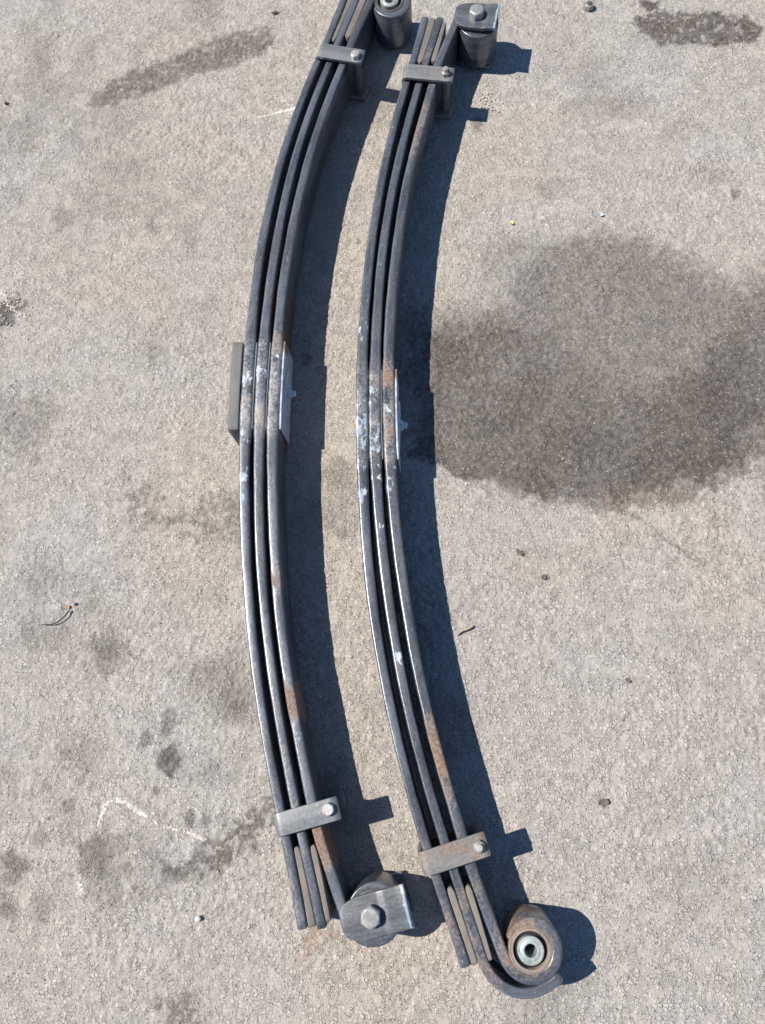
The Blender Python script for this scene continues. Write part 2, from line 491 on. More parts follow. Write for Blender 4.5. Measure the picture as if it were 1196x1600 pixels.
def make_ground():
    d = 0.0030
    def axis(lo, hi, far):
        core = np.arange(lo, hi + d, d)
        out = [hi + d]; s = d
        while out[-1] < far:
            s *= 1.35; out.append(out[-1] + s)
        neg = [lo - d]; s = d
        while neg[-1] > -far:
            s *= 1.35; neg.append(neg[-1] - s)
        return np.r_[neg[::-1], core, out]
    xs, ys = axis(-1.36, 1.02, 30), axis(-0.70, 2.10, 30)
    X, Y = np.meshgrid(xs, ys)
    core = ((X > -1.37) & (X < 1.03) & (Y > -0.71) & (Y < 2.11)).astype(np.float32)
    # relief: worn, flat-topped aggregate with crevices, pits and a few proud stones
    f1, h1 = worley(X + (vnoise(X, Y, 0.006, 12) - 0.5) * 0.004, Y + (vnoise(X, Y, 0.006, 13) - 0.5) * 0.004, 0.0082, 3)
    f2, h2 = worley(X + 3.1, Y - 1.7, 0.0165, 4)
    fb = vnoise(X, Y, 0.0115, 14) * 0.45 + vnoise(X, Y, 0.0068, 15) * 0.55
    rough = np.clip(vnoise(X, Y, 0.21, 8) * 1.1 + vnoise(X, Y, 0.05, 7) * 0.5 - 0.15, 0.3, 1.2)
    Z = (fb + 0.35 * vnoise(X, Y, 0.0042, 16)) * 0.0040
    Z += np.clip(0.72 - f1, 0, 0.42) * (0.2 + h1) * 0.0028 + np.clip(0.40 - f2, 0, 0.2) * (h2 > 0.72) * 0.0050
    Z = (Z - Z.mean()) * rough
    Z -= np.clip(vnoise(X, Y, 0.014, 10) - 0.84, 0, 1) * 0.014
    Z += (vnoise(X, Y, 0.09, 5) - 0.5) * 0.0016 + (vnoise(X, Y, 0.035, 6) - 0.5) * 0.0010
    # hairline cracks and a scraped edge
    for pts, wd in (([(0.45, 0.43), (0.53, 0.36), (0.62, 0.30), (0.72, 0.225)], 0.0022), ([(0.20, -0.46), (0.32, -0.52), (0.40, -0.60)], 0.002), ([(-0.82, 0.36), (-0.62, 0.345)], 0.0015)):
        for p, q in zip(pts, pts[1:]):
            dc = seg_dist(X, Y, p, q) + (vnoise(X, Y, 0.02, 61) - 0.5) * 0.014
            Z -= np.clip(1 - np.abs(dc) / wd, 0, 1) * 0.0022 * (vnoise(X, Y, 0.03, 62) > 0.45)
    Z *= core
    Z -= 0.0030
    # stains
    rag = (vnoise(X, Y, 0.050, 21) - 0.5) * 0.5 + (vnoise(X, Y, 0.018, 22) - 0.5) * 0.8 + (vnoise(X, Y, 0.008, 23) - 0.5) * 0.6
    st = np.zeros(X.shape, np.float32)
    for k, (s, soft, ragged) in STAIN_LOOK.items():
        sd = poly_sd(X, Y, STAINS[k]) + rag * ragged * 1.3 - (0.010 if k.startswith('streak') else 0.0)
        if k in ('wash', 'core'):
            soft = np.where(Y > 0.62, 0.075 if k == 'core' else 0.048, 0.013)
        m = np.clip(0.5 - sd / (2 * soft), 0, 1)
        m = m * m * (3 - 2 * m)
        if k.startswith('streak'):
            m = m * np.clip(0.80 + 0.4 * vnoise(X, Y, 0.035, 31) - 0.5 * (vnoise(X, Y, 0.011, 32) > 0.74), 0.2, 1)
        if k in ('mid_left', 'p2', 'p3', 'p6'):
            m = m * np.clip(0.45 + 1.3 * vnoise(X, Y, 0.035, 31) - 0.9 * (vnoise(X, Y, 0.011, 32) > 0.66), 0.12, 1)
        if k == 'core':
            m = m * (0.72 + 0.30 * vnoise(X, Y, 0.20, 33) + 0.16 * vnoise(X, Y, 0.06, 34))
        st = np.maximum(st, s * m)
    for x, y, r, s in SPOTS:
        sd = np.hypot(X - x, (Y - y) * 0.9) - r + rag * r * 1.1
        m = np.clip(0.5 - sd / (0.9 * r), 0, 1)
        st = np.maximum(st, s * m * m * (3 - 2 * m))
    # faint diagonal crack packed with dirt
    for p, q in (((0.45, 0.43), (0.53, 0.36)), ((0.53, 0.36), (0.62, 0.30)), ((0.62, 0.30), (0.72, 0.225))):
        dc = seg_dist(X, Y, p, q) + (vnoise(X, Y, 0.03, 71) - 0.5) * 0.016 + (vnoise(X, Y, 0.01, 72) - 0.5) * 0.008
        st = np.maximum(st, 0.34 * np.clip(1 - np.abs(dc) / 0.006, 0, 1) * np.clip(vnoise(X, Y, 0.03, 73) * 2 - 0.4, 0, 1))
    # broad faint blotches of grime
    bl = np.clip((vnoise(X, Y, 0.22, 41) * 0.6 + vnoise(X, Y, 0.07, 42) * 0.4) - 0.58, 0, 1) * 0.9
    st = np.maximum(st, bl * core * np.where((X < -0.3) & (Y < 0.55), 1.05, 0.7))
    warm = np.clip((vnoise(X + 5, Y, 0.35, 51) * 0.65 + vnoise(X, Y, 0.1, 52) * 0.35 - 0.35) * 1.6, 0, 1)
    sd = poly_sd(X, Y, STAINS['beige']); warm = np.maximum(warm, 0.95 * np.clip(0.6 - sd / 0.14, 0, 1))
    warm = np.maximum(warm, np.clip(1 - np.abs(X + 0.2 + 0.06 * Y) / 0.25, 0, 1) * 0.8)
    rust = 0.5 * np.clip(0.5 - (poly_sd(X, Y, STAINS['smear']) + rag * 0.03) / 0.024, 0, 1)
    rust = np.maximum(rust, 0.22 * np.clip(0.5 - (poly_sd(X, Y, STAINS['rim']) + rag * 0.03) / 0.03, 0, 1))
    ch = np.zeros(X.shape, np.float32)
    for pts, w, s in CHALK.values():
        dd = np.full(X.shape, 9.0)
        for a, b in zip(pts, pts[1:]):
            dd = np.minimum(dd, seg_dist(X, Y, a, b))
        ch = np.maximum(ch, s * np.clip(1.3 - (dd + rag * w * 0.9) / w, 0, 1))
    ny, nx = X.shape
    co = np.stack([X, Y, Z], -1).reshape(-1, 3).astype(np.float32)
    idx = np.arange(nx * ny).reshape(ny, nx)
    q = np.stack([idx[:-1, :-1], idx[:-1, 1:], idx[1:, 1:], idx[1:, :-1]], -1).reshape(-1, 4).astype(np.int32)
    me = bpy.data.meshes.new('ground')
    me.vertices.add(len(co)); me.vertices.foreach_set('co', co.ravel())
    me.loops.add(q.size); me.loops.foreach_set('vertex_index', q.ravel())
    me.polygons.add(len(q)); me.polygons.foreach_set('loop_start', np.arange(0, q.size, 4, dtype=np.int32))
    me.update(calc_edges=True)
    me.polygons.foreach_set('use_smooth', np.ones(len(q), bool))
    for k, v in (('stain', st), ('warm', warm), ('rusty', rust), ('chalk', ch)):
        a = me.attributes.new(k, 'FLOAT', 'POINT')
        a.data.foreach_set('value', v.astype(np.float32).ravel())
    t = NT('old_asphalt')
    P = t.pos()
    w1 = t.attr('warm')
    c = t.mix(w1, (0.371, 0.358, 0.340), (0.393, 0.348, 0.298))
    c = t.mix(t.step(t.noise(P, 3.0, 6, 0.6), 0.35, 0.7), c, (0.363, 0.338, 0.309))
    big = t.noise(P, 3.6, 7, 0.62)
    bri = t.math('ADD', 0.90, t.math('MULTIPLY', big, 0.26))
    c = t.mix(1.0, c, t.mix(0.0, bri, bri), 'MULTIPLY')
    # aggregate: pale worn stones of two sizes in darker binder
    wn_ = t.n('TexNoise'); t.put(wn_.inputs['Vector'], P); wn_.inputs['Scale'].default_value = 150; wn_.inputs['Detail'].default_value = 2
    wv = t.n('VectorMath', operation='SUBTRACT'); t.put(wv.inputs[0], wn_.outputs['Color']); wv.inputs[1].default_value = (0.5, 0.5, 0.5)
    pw = t.n('VectorMath', operation='ADD'); t.put(pw.inputs[0], P); t.put(pw.inputs[1], t.scale(wv.outputs[0], (0.0055, 0.0055, 0.0055)))
    PW = pw.outputs[0]
    def stones(sc):
        v = t.n('TexVoronoi', feature='F1', voronoi_dimensions='2D'); t.put(v.inputs['Vector'], PW); v.inputs['Scale'].default_value = sc
        e = t.n('TexVoronoi', feature='DISTANCE_TO_EDGE', voronoi_dimensions='2D'); t.put(e.inputs['Vector'], PW); e.inputs['Scale'].default_value = sc
        sp = t.n('SeparateColor'); t.t.links.new(v.outputs['Color'], sp.inputs[0])
        return v.outputs['Distance'], e.outputs['Distance'], sp.outputs
    d1, e1, r1 = stones(142)
    d2, e2, r2 = stones(262)
    # small stones show where a large one is buried
    bur = t.step(r1[1], 0.42, 0.52)
    edge = t.math('ADD', t.mixf(bur, e1, e2), t.math('MULTIPLY', t.step(t.noise(P, 85, 3, 0.6), 0.56, 0.44), 0.07))   # binder hides many joints
    rnd = t.mixf(bur, r1[0], r2[0])
    worn = t.step(t.noise(P, 28, 4, 0.6), 0.38, 0.60)            # worn smooth here, open there
    crev = t.math('MULTIPLY', t.step(edge, 0.13, 0.0), t.mixf(worn, 0.25, 1.0))
    tone = t.math('ADD', 0.84, t.math('MULTIPLY', rnd, 0.27))
    c = t.mix(1.0, c, t.mix(0.0, tone, tone), 'MULTIPLY')
    c = t.mix(t.math('MULTIPLY', crev, 0.22), c, (0.135, 0.122, 0.108))
    pale = t.math('MULTIPLY', t.step(r2[1], 0.93, 0.95), t.step(d2, 0.42, 0.26))
    c = t.mix(t.math('MULTIPLY', pale, 0.45), c, (0.56, 0.53, 0.49))
    dk = t.math('MULTIPLY', t.step(r2[2], 0.90, 0.93), t.step(d2, 0.40, 0.22))
    c = t.mix(t.math('MULTIPLY', dk, 0.62), c, (0.085, 0.075, 0.068))
    fine = t.noise(P, 330, 2, 0.6)
    c = t.mix(t.math('MULTIPLY', t.step(fine, 0.46, 0.30), 0.5), c, t.mix(1.0, c, (0.62, 0.60, 0.58), 'MULTIPLY'))
    # stains: soaked asphalt is darker, stones less so
    s = t.attr('stain')
    sn = t.math('ADD', s, t.math('MULTIPLY', t.math('MULTIPLY', t.math('SUBTRACT', t.noise(P, 90, 4, 0.6), 0.5), 0.5), t.step(s, 0.02, 0.3)))
    sn = t.math('MULTIPLY', sn, t.math('SUBTRACT', 1.0, t.math('MULTIPLY', pale, 0.6)), True)
    c = t.mix(t.math('MULTIPLY', sn, 1.72, True), c, t.mix(t.noise(P, 6, 3), (0.073, 0.069, 0.066), (0.097, 0.081, 0.069)))
    c = t.mix(t.math('MULTIPLY', t.attr('rusty'), t.step(t.noise(P, 70, 4, 0.6), 0.3, 0.6)), c, (0.30, 0.165, 0.10))
    chn = t.math('ADD', t.attr('chalk'), t.math('MULTIPLY', t.math('SUBTRACT', t.noise(P, 190, 5, 0.75), 0.5), 1.7))
    c = t.mix(t.math('MULTIPLY', t.step(chn, 0.42, 0.70), t.step(t.attr('chalk'), 0.02, 0.2)), c, (0.74, 0.68, 0.63))
    dome = t.math('MULTIPLY', t.step(edge, 0.0, 0.22), t.math('ADD', 0.25, t.math('MULTIPLY', rnd, 0.9)))
    h = t.math('ADD', t.math('MULTIPLY', dome, t.mixf(worn, 0.35, 0.9)), t.math('MULTIPLY', fine, 0.55))
    h = t.math('SUBTRACT', h, t.math('MULTIPLY', dk, 0.6))
    t.out(Base_Color=c, Roughness=t.mixf(sn, 0.92, 0.78), Specular_IOR_Level=0.25, Normal=t.bump(h, 0.0022, 1.0))
    me.materials.append(t.m)
    g = link(bpy.data.objects.new('ground', me))
    g['kind'] = 'structure'
    g['label'] = 'old light grey asphalt with dark oil stains and chalk marks'
    return g
make_ground()

# ------------------------------------------------------------------ the two leaf springs
CO = {'LA': [-0.05503, 0.22635, -0.28612, 0.08999, 0.17999, -0.22519, -0.34458], 'LB': [-0.03974, 0.16561, -0.21032, 0.06041, 0.18258, -0.22644, -0.31292], 'LC': [-0.04573, 0.19517, -0.26503, 0.1048, 0.1758, -0.23269, -0.28057],
      'RA': [-0.04421, 0.16445, -0.17084, -0.01014, 0.23071, -0.23662, -0.08377], 'RB': [-0.03099, 0.11945, -0.1334, 0.00794, 0.20732, -0.24334, -0.04781], 'RC': [-0.03814, 0.14583, -0.1782, 0.05701, 0.18493, -0.24952, -0.01139]}
def cx(k, y): return np.polyval(CO[k], y)

def line(k, y0, y1, n=140):
    y = np.linspace(y0, y1, n)
    return np.c_[cx(k, y), y]

def thick(y, yc, half=0.105, tc=0.0275, te=0.0186, run=0.66):
    d = np.clip((np.abs(y - yc) - half) / run, 0, 1)
    # parabolic leaf: quick shoulder behind the clamped middle, then a long taper
    sh = np.clip(d / 0.05, 0, 1)
    return tc - 0.0025 * sh - (tc - 0.0025 - te) * d ** 0.75

def eye_path(P0, E, Rc, sweep_deg, ccw):
    """tangent from P0 onto the eye circle, then round it"""
    P0 = np.array(P0); E = np.array(E)
    d = E - P0; L = np.linalg.norm(d)
    base = math.atan2(-d[1], -d[0])
    al = math.acos(Rc / L)
    a0 = base + al if ccw else base - al
    # choose the tangent point on the outer (left) side
    cands = [base + al, base - al]
    a0 = min(cands, key=lambda a: math.cos(a))
    sg = 1 if ccw else -1
    w = np.linspace(0, 1, 70)
    a = np.radians(sweep_deg) * w * sg + a0
    rr = Rc - 0.0062 * np.clip((w - 0.72) / 0.28, 0, 1)      # scarfed tip hugs the bushing
    arc = np.c_[E[0] + rr * np.cos(a), E[1] + rr * np.sin(a)]
    return arc

RC_EYE = 0.0492
def main_leaf(k, ylo, yhi, Elo, Ehi, yc):
    mid = line(k, ylo, yhi, 150)
    lo = eye_path(mid[0], Elo, RC_EYE, 314, True)
    hi = eye_path(mid[-1], Ehi, RC_EYE, 314, False)
    P = np.concatenate([lo[::-1], mid, hi])
    P = resample(P, 0.006)
    P = smooth_path(P, 10)
    y = P[:, 1]
    t = thick(y, yc, te=0.0205)
    s = np.r_[0, np.cumsum(np.linalg.norm(np.diff(P, axis=0), axis=1))]
    e = np.minimum(s, s[-1] - s)
    t = t * np.clip(0.34 + 0.66 * e / 0.074, 0, 1)          # scarfed tips of the eyes
    return P, t

def build_spring(tagk, label, yc, ymid, eye_lo, eye_hi, ends, mats, rust_blobs, paint_blobs, seed):
    base = (float(cx(tagk + 'B', yc)), yc, 0.0)
    off = base[:2]
    root = thing('leaf_spring', label, 'leaf spring', base, 'pair of leaf springs on the asphalt')
    y0, y1 = ymid
    def sides(W, flow, lo=0.25):
        # flat faces of the leaves carry more rust than the rubbed edges
        return np.where(np.abs(flow[:, 2]) < 0.036, lo, 0.0)
    for i, k in enumerate('ABC'):
        key = tagk + k
        rb = blobs(rust_blobs[i]); pb = blobs(paint_blobs[i])
        rust = lambda W, f, rb=rb: np.maximum(rb(W, f), sides(W, f, 0.34))
        if k == 'C':
            P, t = main_leaf(key, eye_lo[2], eye_hi[2], eye_lo[:2], eye_hi[:2], yc)
            nm = 'main_leaf'
        else:
            ylo, yhi = ends[k]
            P = line(key, ylo, yhi, 160)
            if k == 'B' and tagk == 'R':
                wrap = [(0.0925, -0.4445), (0.1035, -0.4640), (0.1240, -0.4805), (0.1484, -0.4895), (0.1657, -0.4910), (0.1906, -0.4860), (0.2108, -0.4755), (0.2287, -0.4610)]
                P = np.concatenate([np.array(wrap)[::-1], line(key, -0.41, yhi, 160)])
            P = smooth_path(resample(P, 0.008), 6)
            t = thick(P[:, 1], yc)
            nm = 'leaf'
        sl = np.arange(len(P)) * 0.007                        # hand-straightened: nothing is perfectly even
        wob = 0.0005 * np.sin(sl * 13 + i * 2 + seed)
        P = P.copy(); P[:, 0] += wob
        t = t * (1 + 0.022 * np.sin(sl * 29 + i * 1.3 + seed) + 0.018 * np.sin(sl * 63 + i))
        zt = Z1 - (0.0, 0.0016, 0.0005)[i] + 0.0005 * np.sin(sl * 9 + i)
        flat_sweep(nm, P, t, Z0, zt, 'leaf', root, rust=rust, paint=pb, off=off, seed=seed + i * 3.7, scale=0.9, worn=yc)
    # thin shims between the clamped leaves
    for a, b in (('A', 'B'), ('B', 'C')):
        y = np.linspace(y0, y1, 20)
        xa, xb = cx(tagk + a, y), cx(tagk + b, y)
        ta = thick(y, yc)
        P = np.c_[(xa + xb) / 2 - 0.0006, y]
        flat_sweep('shim', P, np.maximum((xb - xa) - ta - 0.0016, 0.0015), Z0 - 0.004, Z1 - 0.004, 'strap', root, r=0.0006, off=off, seed=seed + 1.3,
                   rust=lambda W, f: np.full(len(W), 0.15))
    # spacer pads between the leaf ends
    for (a, b, ya, yb) in ends['pads']:
        y = np.linspace(ya, yb, 24)
        xa, xb = cx(tagk + a, y), cx(tagk + b, y)
        sl = np.gradient((xa + xb) / 2, y)
        w = ((xb - xa) / np.sqrt(1 + sl ** 2) - thick(y, yc)) - 0.0006
        P = np.c_[(xa + xb) / 2, y]
        t = np.clip(w, 0.008, 0.0185)
        dz = random.uniform(0, 0.003)
        e = np.abs(y - ya)
        t = t * np.clip(0.6 + e / 0.02, 0, 1)
        flat_sweep('spacer_pad', P, t, Z0 + 0.002, Z1 - 0.003 - dz, mats['pad'], root, r=t * 0.2, off=off, seed=seed + ya,
                   rust=lambda W, f: np.full(len(W), 0.08))
    return root, off

def ring_bushing(root, off, E, seed=0):
    x, y = E[0] - off[0], E[1] - off[1]
    zt = Z1 - Z0
    b = lathe('bushing', [(0.0308, 0.001), (0.0396, 0.001), (0.0396, zt - 0.002), (0.0388, zt - 0.0005), (0.0372, zt - 0.0002), (0.0366, zt - 0.0016), (0.036, zt), (0.0318, zt), (0.0308, zt - 0.002), (0.0308, 0.001)], 'shell' if E is ER_LO else 'leaf_plain', root, (x, y, Z0))
    lathe('rubber_ring', [(0.0236, 0.004), (0.0307, 0.004), (0.0307, zt - 0.010), (0.0272, zt - 0.007), (0.0236, zt - 0.009), (0.0236, 0.004)], 'rubber', b, (x, y, Z0))
    lathe('inner_sleeve', [(0.0112, 0.002), (0.0240, 0.002), (0.0240, zt + 0.0025), (0.0232, zt + 0.0034), (0.0195, zt + 0.0036), (0.0188, zt + 0.0030), (0.0182, zt + 0.0034), (0.0122, zt + 0.0034), (0.0112, zt + 0.0022), (0.0112, 0.002)], 'sleeve', b, (x, y, Z0))
    return b

def clip(root, off, c, L, ang, w, mat, bolt, seed, nut_up=False, rustv=0.0, bolt_mat='bolt'):
    """U-shaped strap round the leaves: two arms, a folded side, a bolt in a spacer tube"""
    a = math.radians(ang)
    u = np.array([math.cos(a), math.sin(a)]); v = np.array([-u[1], u[0]])
    th = 0.0085
    zt, zb, rb = 0.1215 - th / 2, 0.0008 + th / 2, 0.010
    c = np.array(c)
    prof = [(L / 2, zt)]
    prof += [(l, zt) for l in np.linspace(L / 2 - 0.012, -L / 2 + rb + 0.004, 9)]
    for i in range(0, 9):
        q = math.radians(90 + 90 * i / 8)
        prof.append((-L / 2 + rb + 0.004 + rb * math.cos(q), zt - rb + rb * math.sin(q)))
    xl = -L / 2 + 0.004
    prof += [(xl, z) for z in np.linspace(zt - rb - 0.01, zb + rb + 0.01, 5)]
    for i in range(0, 9):
        q = math.radians(180 + 90 * i / 8)
        prof.append((xl + rb + rb * math.cos(q), zb + rb + rb * math.sin(q)))
    prof += [(l, zb) for l in np.linspace(xl + rb + 0.01, L / 2, 9)]
    prof = np.array(prof)
    P = np.array([[c[0] - off[0] + l * u[0], c[1] - off[1] + l * u[1], z] for l, z in prof])
    T = np.gradient(P, axis=0); T /= np.linalg.norm(T, axis=1)[:, None]
    S = np.tile([v[0], v[1], 0.0], (len(P), 1))
    U = np.cross(T, S)
    l = prof[:, 0]
    half = w / 2 * np.ones(len(P))
    V, F, flow = sweep(P, S, U, half, th / 2, 0.0018)
    for sel in (flow[:, 0] < 0.004, flow[:, 0] > flow[:, 0].max() - 0.004):      # bowed free ends
        k = sel * (1 - (flow[:, 1] / (w / 2)) ** 2) * 0.0065
        V[:, 0] += k * u[0]; V[:, 1] += k * u[1]
    rr = np.full(len(V), rustv)
    rr = np.maximum(rr, (0.25 + rustv) * (np.abs(flow[:, 1]) > w * 0.44))
    rr = np.maximum(rr, (0.35 + rustv) * np.clip(1 - flow[:, 0] / 0.028, 0, 1))
    rr = np.maximum(rr, 0.55 * (flow[:, 0] > L + 0.10))        # rust tone stands in for the shade on the lower arm
    pa = 0.5 * np.clip(1 - np.abs(flow[:, 0] - (L - 0.018)) / 0.010, 0, 1)
    o = fix_normals(mesh_obj('clip', V, F, mat, root, True, {'flow': ('FLOAT_VECTOR', flow + seed), 'rust': ('FLOAT', rr), 'paint': ('FLOAT', pa)}))
    b = (bolt[0] - off[0], bolt[1] - off[1])
    lathe('spacer_tube', [(0.007, 0.0), (0.0115, 0.0), (0.0115, 0.1215 - 2 * th - 0.0025), (0.007, 0.1215 - 2 * th - 0.0025), (0.007, 0.0)], 'leaf_plain', o, (b[0], b[1], 0.0008 + th + 0.0008), 24)
    if nut_up:
        hexagon('nut', (b[0], b[1], 0.1217), 0.0118, 0.0095, bolt_mat, o, rot=a + 0.2)
        cylinder('bolt', (b[0], b[1], 0.1225), 0.0062, 0.0175, 'bolt', o)
    else:
        hexagon('bolt', (b[0], b[1], 0.1217), 0.0125, 0.0105, bolt_mat, o, rot=a + 0.35)
    return o

M['leaf_plain'] = steel_material('dark_tube_steel', (0.06, 0.06, 0.062), (0.13, 0.13, 0.13), 0.1, 0.3, 0.3, 0.5, False)

def bracket(root, off, E, tip, halfw, tail, ang, bolt_rot, seed, sc=1.0):
    """two cheek plates cut off a shackle, bolted through the eye"""
    a = math.radians(ang)
    u = np.array([math.cos(a), math.sin(a)]); v = np.array([-u[1], u[0]])
    out = []
    for top in (True, False):
        tail_ = tail if top else tail - 0.006
        l = np.r_[np.linspace(-tip, -tip + 0.03, 12), np.linspace(-tip + 0.036, tail_ - 0.004, 22), [tail_ - 0.002, tail_]]
        q = np.clip((l + tip) / (tip * 0.92), 0, 1)
        hw = halfw * np.clip(0.40 + 0.60 * np.sqrt(1 - (1 - q) ** 2.2), 0.3, 1)
        sag = np.interp(l, [-tip, 0.020, 0.030, tail - 0.012, tail], [0, 0, 0.0032, 0.0036, 0.0052]) if top else np.zeros(len(l))
        th = 0.0095
        zc = (0.1135 + th / 2 + sag) if top else (0.0012 + th / 2 + sag)
        P = np.c_[E[0] - off[0] + l * u[0], E[1] - off[1] + l * u[1], zc]
        S = np.tile([v[0], v[1], 0.0], (len(P), 1))
        U = np.tile([0, 0, 1.0], (len(P), 1))
        V, F, flow = sweep(P, S, U, hw, th / 2, 0.0014)
        # ragged torch-cut edge
        r = np.random.default_rng(int(seed))
        d = np.clip((flow[:, 0] - (flow[:, 0].max() - 0.006)) / 0.006, 0, 1)
        j = np.interp(flow[:, 1], np.linspace(-halfw, halfw, 26), r.normal(0, 0.0021, 26)) - 0.0012 * (flow[:, 1] > 0)
        V[:, 0] += d * j * u[0]; V[:, 1] += d * j * u[1]
        V[:, 2] += d * np.interp(flow[:, 1], np.linspace(-halfw, halfw, 26), r.normal(0, 0.0007, 26))
        pa = 1.0 * np.clip((flow[:, 0] - (flow[:, 0].max() - 0.007)) / 0.005, 0, 1) * (1.0 if top else 0.0)
        rr = np.zeros(len(V))
        o = fix_normals(mesh_obj('cheek_plate', V, F, 'plate' if top else 'leaf', root, True, {'flow': ('FLOAT_VECTOR', flow + seed), 'rust': ('FLOAT', rr), 'paint': ('FLOAT', pa)}))
        out.append(o)
    b = (E[0] - off[0], E[1] - off[1])
    hexagon('bolt', (b[0], b[1], 0.1232), 0.0200, 0.0175, 'plate_bolt', out[0], rot=bolt_rot, dome=0.0004)
    return out
M['plate_bolt'] = steel_material('grey_bolt_head', (0.27, 0.275, 0.27), (0.43, 0.43, 0.42), 0.0, 0.3, 0.45, 0.38, False)

# --- spring with the thick block, nearer the photograph's left
EL_LO, EL_HI = (-0.1125, -0.3685), (-0.113, 1.800)
rootL, offL = build_spring('L', 'leaf spring with thick grey block at its middle and bolted bracket at its near eye', 0.703, (0.597, 0.811),
    (*EL_LO, -0.235), (*EL_HI, 1.70),
    {'A': (-0.398, 1.93), 'B': (-0.396, 1.93),
     'pads': [('A', 'B', -0.261, -0.394), ('B', 'C', -0.257, -0.384), ('A', 'B', 1.682, 1.90), ('B', 'C', 1.690, 1.86)]},
    {'pad': 'pad'},
    [[(-0.42, 0.66, .06, .35), (-0.25, -0.35, .09, .3)],
     [(-0.39, 0.80, .03, .45), (-0.29, -0.1, .2, .3), (-0.39, 0.62, .03, .4)],
     [(-0.355, 0.8, .07, .5), (-0.355, 0.66, .08, .38), (-0.283, 0.01, .05, .75), (-0.208, -0.247, .06, .8), (-0.35, 0.25, .06, .45), (-0.20, -0.30, .03, .3)]],
    [[(-0.42, 0.722, .034, .82), (-0.42, 0.575, .03, .62), (-0.415, 0.49, .04, .62), (-0.41, 0.44, .02, .7), (-0.40, 0.1, .03, .35)],
     [(-0.39, 0.735, .035, .62), (-0.38, 0.5, .03, .3)],
     [(-0.36, 0.77, .03, .62), (-0.36, 0.70, .06, .58), (-0.355, 0.61, .02, .5), (-0.33, 0.2, .1, .3), (-0.27, -0.05, .06, .4)]], 1.0)
# --- spring with the wrapped eye, nearer the photograph's right
ER_LO, ER_HI = (0.1775, -0.4185), (0.1130, 1.7200)
rootR, offR = build_spring('R', 'leaf spring with second leaf curling round its open near eye, bracket at its far eye', 0.632, (0.525, 0.738),
    (*ER_LO, -0.29), (*ER_HI, 1.60),
    {'A': (-0.449, 1.741), 'B': (-0.41, 1.737),
     'pads': [('A', 'B', -0.322, -0.446), ('B', 'C', -0.318, -0.438), ('A', 'B', 1.598, 1.738), ('B', 'C', 1.601, 1.724)]},
    {'pad': 'pad'},
    [[(0.045, -0.4, .12, .42), (-0.155, 0.7, .05, .3)],
     [(0.07, -0.38, .12, .44), (0.10, -0.46, .06, .46), (-0.13, 0.62, .03, .3), (0.0, 1.62, .06, .4), (-0.13, 0.72, .04, .35)],
     [(-0.098, 0.72, .07, .6), (-0.098, 0.60, .09, .5), (0.018, -0.08, .10, .7), (-0.02, 1.40, .16, .42), (0.165, -0.40, .07, .66), (0.095, -0.34, .09, .45)]],
    [[(-0.16, 0.85, .05, .72), (-0.157, 0.60, .075, .9), (-0.157, 0.51, .03, .62), (-0.155, 0.45, .05, .62), (-0.14, 0.30, .05, .4)],
     [(-0.13, 0.67, .035, .86), (-0.13, 0.58, .05, .72), (-0.125, 0.48, .06, .55), (-0.075, 0.10, .025, .75), (-0.11, 0.36, .03, .55)],
     [(-0.10, 0.74, .03, .55), (-0.10, 0.64, .04, .62), (-0.095, 0.47, .06, .62), (-0.09, 0.88, .06, .4), (0.215, -0.41, .02, .5), (-0.05, 0.15, .05, .4)]], 40.0)

for root, off, es in ((rootL, offL, (EL_LO, EL_HI)), (rootR, offR, (ER_LO, ER_HI))):
    for e in es:
        ring_bushing(root, off, e)

clip(rootL, offL, (-0.2408, -0.2035), 0.1267, 16.5, 0.0431, 'strap', (-0.198, -0.188), 2.0, rustv=-0.1)
clip(rootL, offL, (-0.237, 1.621), 0.122, -14.6, 0.0431, 'strap', (-0.196, 1.606), 3.0, rustv=0.0)
clip(rootR, offR, (0.0397, -0.2612), 0.1293, 18.7, 0.0440, 'strap_rusty', (0.087, -0.245), 4.0, True, 0.14, 'bolt_dark')
clip(rootR, offR, (-0.0115, 1.5468), 0.1275, -9.4, 0.0430, 'strap_rusty', (0.033, 1.539), 5.0, True, 0.0, 'bolt_dark')

bracket(rootL, offL, EL_LO, 0.056, 0.0375, 0.069, 16.0, 0.55, 13)
bracket(rootR, offR, ER_HI, 0.056, 0.0400, 0.053, -11.0, 0.25, 14)

